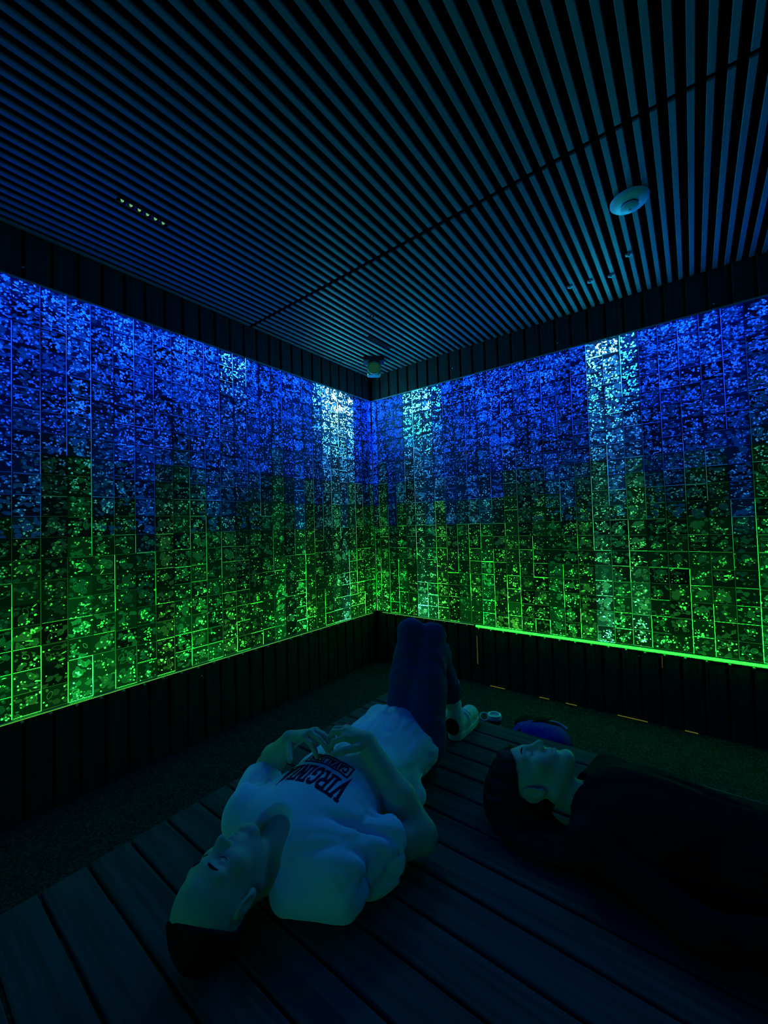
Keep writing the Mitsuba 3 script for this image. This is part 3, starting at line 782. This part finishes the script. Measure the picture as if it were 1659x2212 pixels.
# T-shirt
def sleeve_dir(a, b): return unit(b - a)
slR = shR + 0.205 * unit(elR - shR); slL = shL + 0.235 * unit(elL - shL)
def shirt(p):
    d = ell(p, (-2.42, -1.645, 0.425), (0.215, 0.235, 0.137))
    d = smin(d, ell(p, (-2.17, -1.595, 0.440), (0.25, 0.205, 0.142)), 0.10)
    d = smin(d, ell(p, (-1.83, -1.565, 0.425), (0.27, 0.225, 0.150)), 0.10)
    d = smin(d, cone(p, shL, shR, 0.084, 0.084), 0.06)
    d = smin(d, cone(p, (-2.47, -1.84, 0.335), (-2.0, -1.77, 0.335), 0.045, 0.06), 0.06)     # cloth resting on the deck
    d = smin(d, cone(p, (-2.605, -1.735, 0.365), (-2.52, -1.88, 0.375), 0.055, 0.065), 0.05)
    s = smin(cone(p, shR, slR, 0.080, 0.090), cone(p, shR + [-0.02, 0.0, -0.06], slR + [-0.03, 0.0, -0.055], 0.050, 0.056), 0.05)
    s = smax(s, (p - slR) @ unit(elR - shR), 0.012)
    d = smin(d, s, 0.03)
    s = smax(cone(p, shL + [-0.015, 0, -0.015], slL + [0, 0, -0.012], 0.090, 0.086), (p - slL) @ unit(elL - shL), 0.012)
    d = smin(d, s, 0.03)
    ax_ = unit((0.94, 0.10, 0))
    d = d + fold(p, (0.97, 0.25, 0), (-0.25, 0.97, 0), 10, 0.014, 2) * np.clip((p[:, 0] + 2.40) * 3, 0.25, 1) * np.clip((p[:, 2] - 0.33) * 8, 0.2, 1)
    d = d + fold(p, (0.6, -0.8, 0), (0.8, 0.6, 0), 13, 0.022, 9) * np.exp(-((p[:, 0] + 2.40) ** 2 + (p[:, 1] + 1.86) ** 2) / 0.02)
    d = d + fold(p, (0.75, 0.66, 0), (-0.66, 0.75, 0), 15, 0.014, 14) * np.exp(-((p[:, 0] + 2.42) ** 2 + (p[:, 1] + 1.40) ** 2) / 0.012)
    hem = p[:, 0] + 1.665 - 0.30 * (p[:, 1] + 1.45) + 0.018 * np.sin(p[:, 1] * 23)
    d = smax(d, hem, 0.008)
    nk = cone(p, HC + HR @ np.array([0, 0.0, -0.06]), (-2.575, -1.645, 0.435), 0.076, 0.080)
    nk = np.minimum(nk, cone(p, (-2.625, -1.640, 0.44), (-2.60, -1.640, 0.60), 0.072, 0.078))
    d = smax(d, -nk, 0.006)
    d = smax(d, -(cone(p, slR - 0.02 * unit(elR - shR), slR + 0.1 * unit(elR - shR), 0.066, 0.080)), 0.006)
    d = smax(d, -(cone(p, slL - 0.02 * unit(elL - shL), slL + 0.1 * unit(elL - shL), 0.062, 0.076)), 0.006)
    return np.maximum(d, DECK + 0.001 - p[:, 2])
SHIRT = relax(sculpt(shirt, (-2.68, -2.12, 0.285), (-1.60, -1.12, 0.63), 0.006), 3)
add(K + '__shirt', SHIRT, 'mat_shirt', smooth=True); labels[K + '__shirt'] = {'label': 'white short-sleeved T-shirt with dark chest lettering'}

# chest lettering, laid on the cloth
from scipy.interpolate import LinearNDInterpolator
_up = SHIRT.vertices[SHIRT.vertex_normals[:, 2] > 0.25]
TOP_OF_SHIRT = LinearNDInterpolator(_up[:, :2], _up[:, 2])
def drape(mesh2d, origin, right, up, thick=0.0016, bend=0.0):
    """flat lettering (x right, y up) placed on the shirt from above"""
    m = mesh2d.copy()
    m = m.subdivide_to_size(0.008)
    x, y = m.vertices[:, 0], m.vertices[:, 1] - bend * m.vertices[:, 0] ** 2
    P = np.asarray(origin) + x[:, None] * right + y[:, None] * up
    P[:, 2] = 0.75
    z = TOP_OF_SHIRT(P[:, :2])
    z = np.where(np.isnan(z), np.nanmean(z), z)
    z0, z1 = m.vertices[:, 2].min(), m.vertices[:, 2].max()
    P[:, 2] = z - 0.002 + (m.vertices[:, 2] - z0) / (z1 - z0) * (0.002 + thick)
    m.vertices = P
    return m

from shapely.geometry import LineString, Polygon
from shapely import union_all, affinity
def slab_letter(c, wd=0.62, t=0.17, serif=True):
    """capital letter with slab serifs in a unit-high box"""
    L = lambda *p: LineString(p).buffer(t / 2, cap_style='flat', join_style='mitre')
    S = lambda x, y: LineString([(x - 0.17, y), (x + 0.17, y)]).buffer(t * 0.34, cap_style='flat')
    lo, hi = t * 0.34, 1 - t * 0.34
    w = wd
    if c == 'I': g = [L((w / 4, 0), (w / 4, 1)), S(w / 4, lo), S(w / 4, hi)]; w = w / 2
    elif c == 'V': g = [L((0.06, 1), (w / 2, 0), (w - 0.06, 1)), S(0.08, hi), S(w - 0.08, hi)]
    elif c == 'A': g = [L((0.06, 0), (w / 2, 1), (w - 0.06, 0)), L((w * 0.24, 0.32), (w * 0.76, 0.32)), S(0.08, lo), S(w - 0.08, lo)]
    elif c == 'N': g = [L((0.1, 0), (0.1, 1)), L((0.1, 1), (w - 0.1, 0)), L((w - 0.1, 0), (w - 0.1, 1)), S(0.1, lo), S(0.06, hi), S(w - 0.1, hi)]
    elif c == 'R': g = [L((0.1, 0), (0.1, 1)), L((0.1, 0.92), (w * 0.72, 0.92), (w * 0.92, 0.8), (w * 0.92, 0.62), (w * 0.72, 0.49), (0.1, 0.49)), L((w * 0.55, 0.5), (w - 0.06, 0)), S(0.1, lo), S(w - 0.02, lo), S(0.08, hi)]
    elif c == 'G': g = [L((w * 0.94, 0.72), (w * 0.86, 0.86), (w * 0.66, 0.92), (w * 0.34, 0.92), (0.1, 0.74), (0.1, 0.26), (w * 0.34, 0.08), (w * 0.66, 0.08), (w * 0.92, 0.22), (w * 0.92, 0.45), (w * 0.58, 0.45))]
    elif c == 'C': g = [L((w * 0.94, 0.72), (w * 0.86, 0.86), (w * 0.66, 0.92), (w * 0.34, 0.92), (0.1, 0.74), (0.1, 0.26), (w * 0.34, 0.08), (w * 0.66, 0.08), (w * 0.86, 0.14), (w * 0.94, 0.28))]
    elif c == 'L': g = [L((0.1, 1), (0.1, 0.08), (w * 0.92, 0.08), (w * 0.92, 0.26)), S(0.1, hi)]
    elif c == 'E': g = [L((w * 0.92, 0.72), (w * 0.92, 0.92), (0.1, 0.92), (0.1, 0.08), (w * 0.92, 0.08), (w * 0.92, 0.28)), L((0.1, 0.5), (w * 0.66, 0.5))]
    elif c == 'S': g = [L((w * 0.9, 0.72), (w * 0.82, 0.88), (w * 0.6, 0.92), (w * 0.32, 0.92), (0.1, 0.8), (0.1, 0.62), (w * 0.3, 0.52), (w * 0.7, 0.48), (w * 0.9, 0.38), (w * 0.9, 0.2), (w * 0.68, 0.08), (w * 0.32, 0.08), (0.12, 0.14), (0.08, 0.28))]
    return union_all(g), w
def slab_text(text, height, gap=0.10):
    x, out = 0.0, []
    for c in text:
        g, w = slab_letter(c)
        out.append(affinity.translate(g, x, 0)); x += w + gap
    g = affinity.scale(union_all(out), height, height, origin=(0, 0))
    return g, (x - gap) * height
def solid(g, depth=0.002):
    return cat([trimesh.creation.extrude_polygon(q, depth, engine='earcut') for q in getattr(g, 'geoms', [g])])
RT, UPT = np.array([-0.10, 0.99, 0.0]), np.array([-0.99, -0.10, 0.0])
TXT0 = np.array([-2.340, -1.752, 0])
g, w1 = slab_text('VIRGINIA', 0.085)
g = affinity.scale(g, 0.272 / w1, 1, origin=(0, 0))
add(K + '__lettering', drape(solid(g), TXT0, RT, UPT), 'mat_print'); labels[K + '__lettering'] = {'label': 'dark slab lettering VIRGINIA on the chest'}
g, w2 = slab_text('CAVALIERS', 0.030)
g = affinity.scale(g, 0.175 / w2, 1, origin=(0, 0))
fr = Polygon([(-0.014, -0.010), (0.189, -0.010), (0.189, 0.040), (-0.014, 0.040)])
g = union_all([g, fr.difference(fr.buffer(-0.005))])
add(K + '__lettering_001', drape(solid(g), TXT0 + RT * 0.045 - UPT * 0.056, RT, UPT), 'mat_print'); labels[K + '__lettering_001'] = {'label': 'smaller framed lettering CAVALIERS under the first line'}

# jeans
hipL, hipR = np.array([-1.75, -1.565, 0.42]), np.array([-1.78, -1.69, 0.410])
kL, kR = np.array([-1.60, -1.520, 0.875]), np.array([-1.545, -1.615, 0.850])
anL, anR = np.array([-1.36, -1.56, 0.42]), np.array([-1.42, -1.675, 0.435])
def jeans(p):
    d = ell(p, (-1.80, -1.60, 0.412), (0.17, 0.175, 0.112))
    for hip, kn, an, r in ((hipL, kL, anL, 1.0), (hipR, kR, anR, 0.98)):
        mid = 0.5 * (hip + kn)
        leg = smin(cone(p, hip, mid, 0.108 * r, 0.096 * r), cone(p, mid, kn, 0.096 * r, 0.073 * r), 0.03)
        kn2 = kn * 0.75 + an * 0.25
        sh = smin(cone(p, kn, kn2, 0.072 * r, 0.072 * r), cone(p, kn2, an, 0.072 * r, 0.066 * r), 0.03)
        leg = smin(leg, sh, 0.03)
        d = smin(d, leg, 0.02)
    d = d + fold(p, (0.3, 0.1, 0.95), (0.9, 0.4, 0), 14, 0.008, 21)
    d = d + 0.010 * (meshkit.noise(np.c_[p[:, 0] * 9, p[:, 1] * 9, p[:, 2] * 34], 8) - 0.5) * np.clip((p[:, 0] + 1.62) * 6, 0, 1)
    for kn, an in ((kL, anL), (kR, anR)):
        ax_ = unit(an - kn)
        e = (p - an) @ ax_ + 0.075
        near = length(p - an) - 0.20
        d = np.where(near < 0, smax(d, e - 0.0, 0.006), d)
        d = smax(d, -cone(p, an - 0.115 * ax_, an + 0.1 * ax_, 0.054, 0.060), 0.006)
    return np.maximum(d, DECK + 0.001 - p[:, 2])
m = relax(sculpt(jeans, (-2.10, -1.88, 0.285), (-1.26, -1.36, 0.98), 0.006), 3)
add(K + '__jeans', m, 'mat_jeans', smooth=True); labels[K + '__jeans'] = {'label': 'loose dark blue jeans'}

# socks and sneakers
def shoe(key, heel, toe, ankle):
    heel, toe = np.asarray(heel, float), np.asarray(toe, float)
    f = unit((toe - heel) * [1, 1, 0]); s = np.array([f[1], -f[0], 0.0]); z = np.array([0, 0, 1.0])
    Lh = np.linalg.norm((toe - heel)[:2])
    R = np.stack([f, s, z], 1)
    O = np.array([heel[0], heel[1], DECK])
    Q = lambda p: (p - O) @ R
    def upper(p):
        q = Q(p)
        d = cone(q, (0.045, 0, 0.068), (0.13, 0, 0.066), 0.040, 0.044)
        d = smin(d, cone(q, (0.13, 0, 0.060), (Lh - 0.055, -0.004, 0.050), 0.044, 0.040), 0.03)
        d = smin(d, cone(q, (0.040, 0, 0.075), (0.048, 0, 0.118), 0.040, 0.040), 0.03)
        d = smin(d, ell(q, (Lh - 0.055, 0, 0.046), (0.055, 0.044, 0.036)), 0.02)
        a = Q(np.asarray(ankle)[None])[0]
        d = smax(d, -cone(q, (0.058, 0, 0.095), a + [0, 0, 0.10], 0.034, 0.045), 0.006)
        d = d - 0.003 * np.clip(np.sin(q[:, 0] * 160) * 4, -1, 1) * ((q[:, 0] > 0.10) & (q[:, 0] < 0.19) & (q[:, 2] > 0.08))
        return smax(d, 0.022 - q[:, 2], 0.004)
    def sole(p):
        q = Q(p)
        d2 = np.minimum.reduce([np.hypot(np.maximum(np.maximum(0.046 - q[:, 0], q[:, 0] - (Lh - 0.05)), 0), q[:, 1]) - 0.046 - 0.006 * np.sin(np.clip(q[:, 0] / Lh, 0, 1) * 5.2 - 1.6)])
        return smax(smax(d2, q[:, 2] - 0.034 - 0.012 * np.clip(1 - q[:, 0] / 0.1, 0, 1), 0.006), 0.002 - q[:, 2], 0.004)
    lo, hi = np.minimum(heel, toe) - [0.08, 0.08, 0], np.maximum(heel, toe) + [0.08, 0.08, 0]
    lo[2], hi[2] = DECK - 0.01, DECK + 0.20
    add(key, relax(sculpt(upper, lo, hi, 0.0035), 2), 'mat_shoe', smooth=True)
    add(key + '__sole', relax(sculpt(sole, lo, hi, 0.004), 1), 'mat_shoe', smooth=True)
    # round black heel panel and dark side stripes
    m = trimesh.creation.icosphere(3, 1.0); m.vertices *= [0.014, 0.040, 0.042]
    m.vertices = O + (m.vertices + [0.003, 0.0, 0.078]) @ R.T
    add(key + '__heel_patch', m, 'mat_sole', smooth=True); labels[key + '__heel_patch'] = {'label': 'round black heel panel'}
    return R, O
scene['mat_sole'] = principled((0.006, 0.006, 0.006), 0.8, 0.1)
for i, (hl, to, an) in enumerate((((-1.49, -1.685, 0.3), (-1.185, -1.665, 0.3), anR), ((-1.43, -1.555, 0.3), (-1.13, -1.53, 0.3), anL))):
    key = K + '__shoe' + ('' if i == 0 else '_001')
    shoe(key, hl, to, an)
    labels[key] = {'label': 'white sneaker with dark panels'}
    sk = K + '__sock' + ('' if i == 0 else '_001')
    f = unit(np.array(to) - np.array(hl)); base = np.array(hl) + f * 0.058 + [0, 0, 0.07]
    add(sk, relax(sculpt(lambda p: smin(cone(p, base, base + [0, 0, 0.045], 0.036, 0.036), cone(p, base + [0, 0, 0.045], an + unit(np.array(kR if i == 0 else kL) - an) * 0.10, 0.036, 0.044), 0.02), np.minimum(base, an) - 0.07, np.maximum(base, an) + 0.12, 0.005), 2), 'mat_sock', smooth=True)
    labels[sk] = {'label': 'white sock'}

# ================================================================== person in black clothes, head near the other one's feet
K2 = 'person_001'
HS2 = 1.17
HC2, HR2 = frame((-1.795, -2.205, 0.450), (-0.30, 0.95, -0.04), (0.19, 0.06, 0.97))
def headq2(p): return (p - HC2) @ HR2 / HS2
def body2(p):
    d = head_sdf(headq2(p), nose=0.99, jaw=0.92) * HS2
    d = smin(d, cone(p, HC2 + HR2 @ np.array([0, -0.022, -0.075]), (-1.760, -2.42, 0.405), 0.056, 0.062), 0.03)
    d = smin(d, cone(p, (-1.76, -2.46, 0.40), (-1.74, -2.75, 0.41), 0.09, 0.10), 0.06)
    d = smin(d, cone(p, (-1.94, -2.50, 0.40), (-1.58, -2.50, 0.40), 0.05, 0.05), 0.05)
    return np.maximum(d, DECK + 0.001 - p[:, 2])
m = relax(sculpt(body2, (-2.0, -2.88, 0.285), (-1.5, -2.02, 0.63), 0.0038), 3)
add(K2, m, 'mat_skin', smooth=True)
tag(K2, 'person in black clothes with dark hair lying face up on the deck', 'person')
face_marks(K2, HR2 * HS2, HC2, 0.0030)
def hair_long(p):
    q = headq2(p)
    d = (head_skull(q) - 0.014) * HS2
    d = smin(d, ell(p, (-1.83, -2.125, 0.380), (0.13, 0.10, 0.082)), 0.05)
    d = smin(d, ell(p, (-1.92, -2.27, 0.335), (0.10, 0.19, 0.042)), 0.05)
    d = d + 0.012 * (meshkit.noise(np.c_[p[:, 0] * 60, p[:, 1] * 14, p[:, 2] * 60], 4) - 0.5)
    ear = length(q - [0.085, -0.005, -0.005]) - 0.046
    d = smax(d, -smax(q[:, 2] - (0.074 - 0.35 * np.abs(q[:, 0])), -(q[:, 1] + 0.030), 0.01), 0.012)
    d = smax(d, -ear, 0.01)
    return np.maximum(d, DECK + 0.001 - p[:, 2])
m = relax(sculpt(hair_long, (-2.08, -2.52, 0.285), (-1.58, -1.96, 0.64), 0.005), 2)
add(K2 + '__hair', m, 'mat_hair', smooth=True); labels[K2 + '__hair'] = {'label': 'dark hair spread on the planks'}
def top2(p):
    p = p - [0, 0.085, 0.0]
    d = ell(p, (-1.75, -2.68, 0.42), (0.215, 0.27, 0.150))
    d = smin(d, ell(p, (-1.73, -2.98, 0.41), (0.20, 0.27, 0.135)), 0.1)
    d = smin(d, cone(p, (-1.96, -2.52, 0.395), (-1.55, -2.52, 0.41), 0.090, 0.090), 0.05)
    for sx, x0 in ((-1, -1.96), (1, -1.545)):
        e = np.array([x0 + sx * 0.09, -2.80, 0.365]); w = np.array([x0 + sx * 0.02, -3.04, 0.40])
        a = smin(cone(p, (x0, -2.52, 0.395), e, 0.074, 0.060), cone(p, e, w, 0.058, 0.048), 0.03)
        d = smin(d, a, 0.03)
    d = d + fold(p, (0, 1, 0), (1, 0, 0), 12, 0.010, 31)
    d = smax(d, -cone(p, HC2 - [0, 0.085, 0] + HR2 @ np.array([0, 0.0, -0.05]), (-1.765, -2.455, 0.44), 0.068, 0.066), 0.006)
    d = smax(d, -3.26 - p[:, 1], 0.01)
    return np.maximum(d, DECK + 0.001 - p[:, 2])
m = relax(sculpt(top2, (-2.20, -3.25, 0.285), (-1.30, -2.18, 0.64), 0.008), 3)
add(K2 + '__sweater', m, 'mat_black_cloth', smooth=True); labels[K2 + '__sweater'] = {'label': 'plain black long-sleeved top'}
def legs2(p):
    d = ell(p, (-1.735, -3.20, 0.41), (0.185, 0.18, 0.112))
    for x in (-1.84, -1.63):
        leg = smin(cone(p, (x, -3.22, 0.41), (x - 0.02, -3.68, 0.39), 0.098, 0.072), cone(p, (x - 0.02, -3.68, 0.39), (x, -4.10, 0.37), 0.070, 0.054), 0.03)
        d = smin(d, leg, 0.02)
    return np.maximum(d, DECK + 0.001 - p[:, 2])
m = relax(sculpt(legs2, (-2.0, -4.2, 0.285), (-1.48, -2.98, 0.56), 0.009), 3)
add(K2 + '__trousers', m, 'mat_black_cloth', smooth=True); labels[K2 + '__trousers'] = {'label': 'black trousers'}
for i, x in enumerate((-1.84, -1.63)):
    m = relax(sculpt(lambda p: np.maximum(smin(cone(p, (x, -4.12, 0.36), (x, -4.17, 0.36), 0.048, 0.045), cone(p, (x, -4.17, 0.36), (x + (0.05 if i else -0.05), -4.19, 0.49), 0.042, 0.036), 0.03), DECK + 0.001 - p[:, 2]), (x - 0.13, -4.28, 0.285), (x + 0.13, -4.02, 0.56), 0.006), 2)
    add(K2 + '__shoe' + ('' if i == 0 else '_001'), m, 'mat_sole', smooth=True)

# ------------------------------------------------------------------ backpack on the floor beyond the deck
scene['mat_purple'] = principled((0.03, 0.012, 0.34), 0.7, 0.2)
scene['mat_pale_trim'] = principled((0.30, 0.32, 0.55), 0.6, 0.3)
k = 'backpack'
bc = np.array([-0.80, -1.935, 0.02]); BS = 0.78
bu = unit((0.10, -0.99, 0)); bv = np.array([-bu[1], bu[0], 0])
BR = np.stack([bu, bv, [0, 0, 1.0]], 1)
def bag(p):
    q = (p - bc) @ BR / BS
    d = ell(q, (0, 0, 0.10), (0.22, 0.16, 0.115))
    d = smin(d, ell(q, (-0.12, -0.02, 0.09), (0.10, 0.13, 0.09)), 0.05)
    d = d + 0.016 * (meshkit.noise(q * [14, 14, 20], 3) - 0.5)
    return np.maximum(d * BS, 0.001 - p[:, 2])
add(k + '__body', relax(sculpt(bag, bc - [0.3, 0.3, 0.03], bc + [0.3, 0.3, 0.28], 0.008), 3), 'mat_purple', smooth=True)
def flap(p):
    q = (p - bc) @ BR / BS
    d = ell(q, (-0.03, 0.06, 0.135), (0.20, 0.13, 0.085))
    d = d + 0.02 * (meshkit.noise(q * [16, 16, 16], 6) - 0.5)
    d = smax(d, -ell(q, (-0.02, -0.07, 0.20), (0.07, 0.05, 0.09)), 0.02)
    return smax(d, 0.125 - q[:, 2] - 0.5 * (q[:, 1] + 0.02), 0.01) * BS
add(k + '__flap', relax(sculpt(flap, bc - [0.3, 0.3, 0.0], bc + [0.3, 0.3, 0.30], 0.008), 3), 'mat_black_cloth', smooth=True); labels[k + '__flap'] = {'label': 'black top flap'}
for i, (a, b, c_) in enumerate((((-0.16, -0.10, 0.15), (-0.06, 0.0, 0.235), (0.05, 0.09, 0.205)), ((0.20, -0.02, 0.11), (0.14, 0.05, 0.19), (0.03, 0.10, 0.205)))):
    t = np.linspace(0, 1, 12)[:, None]
    pts = bc + ((1 - t) ** 2 * np.array(a) + 2 * t * (1 - t) * np.array(b) + t * t * np.array(c_)) @ BR.T * BS
    add(numbered(k + '__strap'), cat([cyl(u_, v_, 0.011, n=8) for u_, v_ in zip(pts[:-1], pts[1:])]), 'mat_black_cloth', smooth=50)
t = np.linspace(0, 1, 10)
pts = bc + np.c_[0.05 + 0.13 * t, 0.06 + 0.03 * np.sin(t * 3), 0.215 - 0.035 * t] @ BR.T * BS
add(k + '__trim', cat([cyl(u_, v_, 0.007, n=8) for u_, v_ in zip(pts[:-1], pts[1:])]), 'mat_pale_trim', smooth=50)
tag(k, 'purple and black backpack lying on the floor behind the deck', 'backpack')
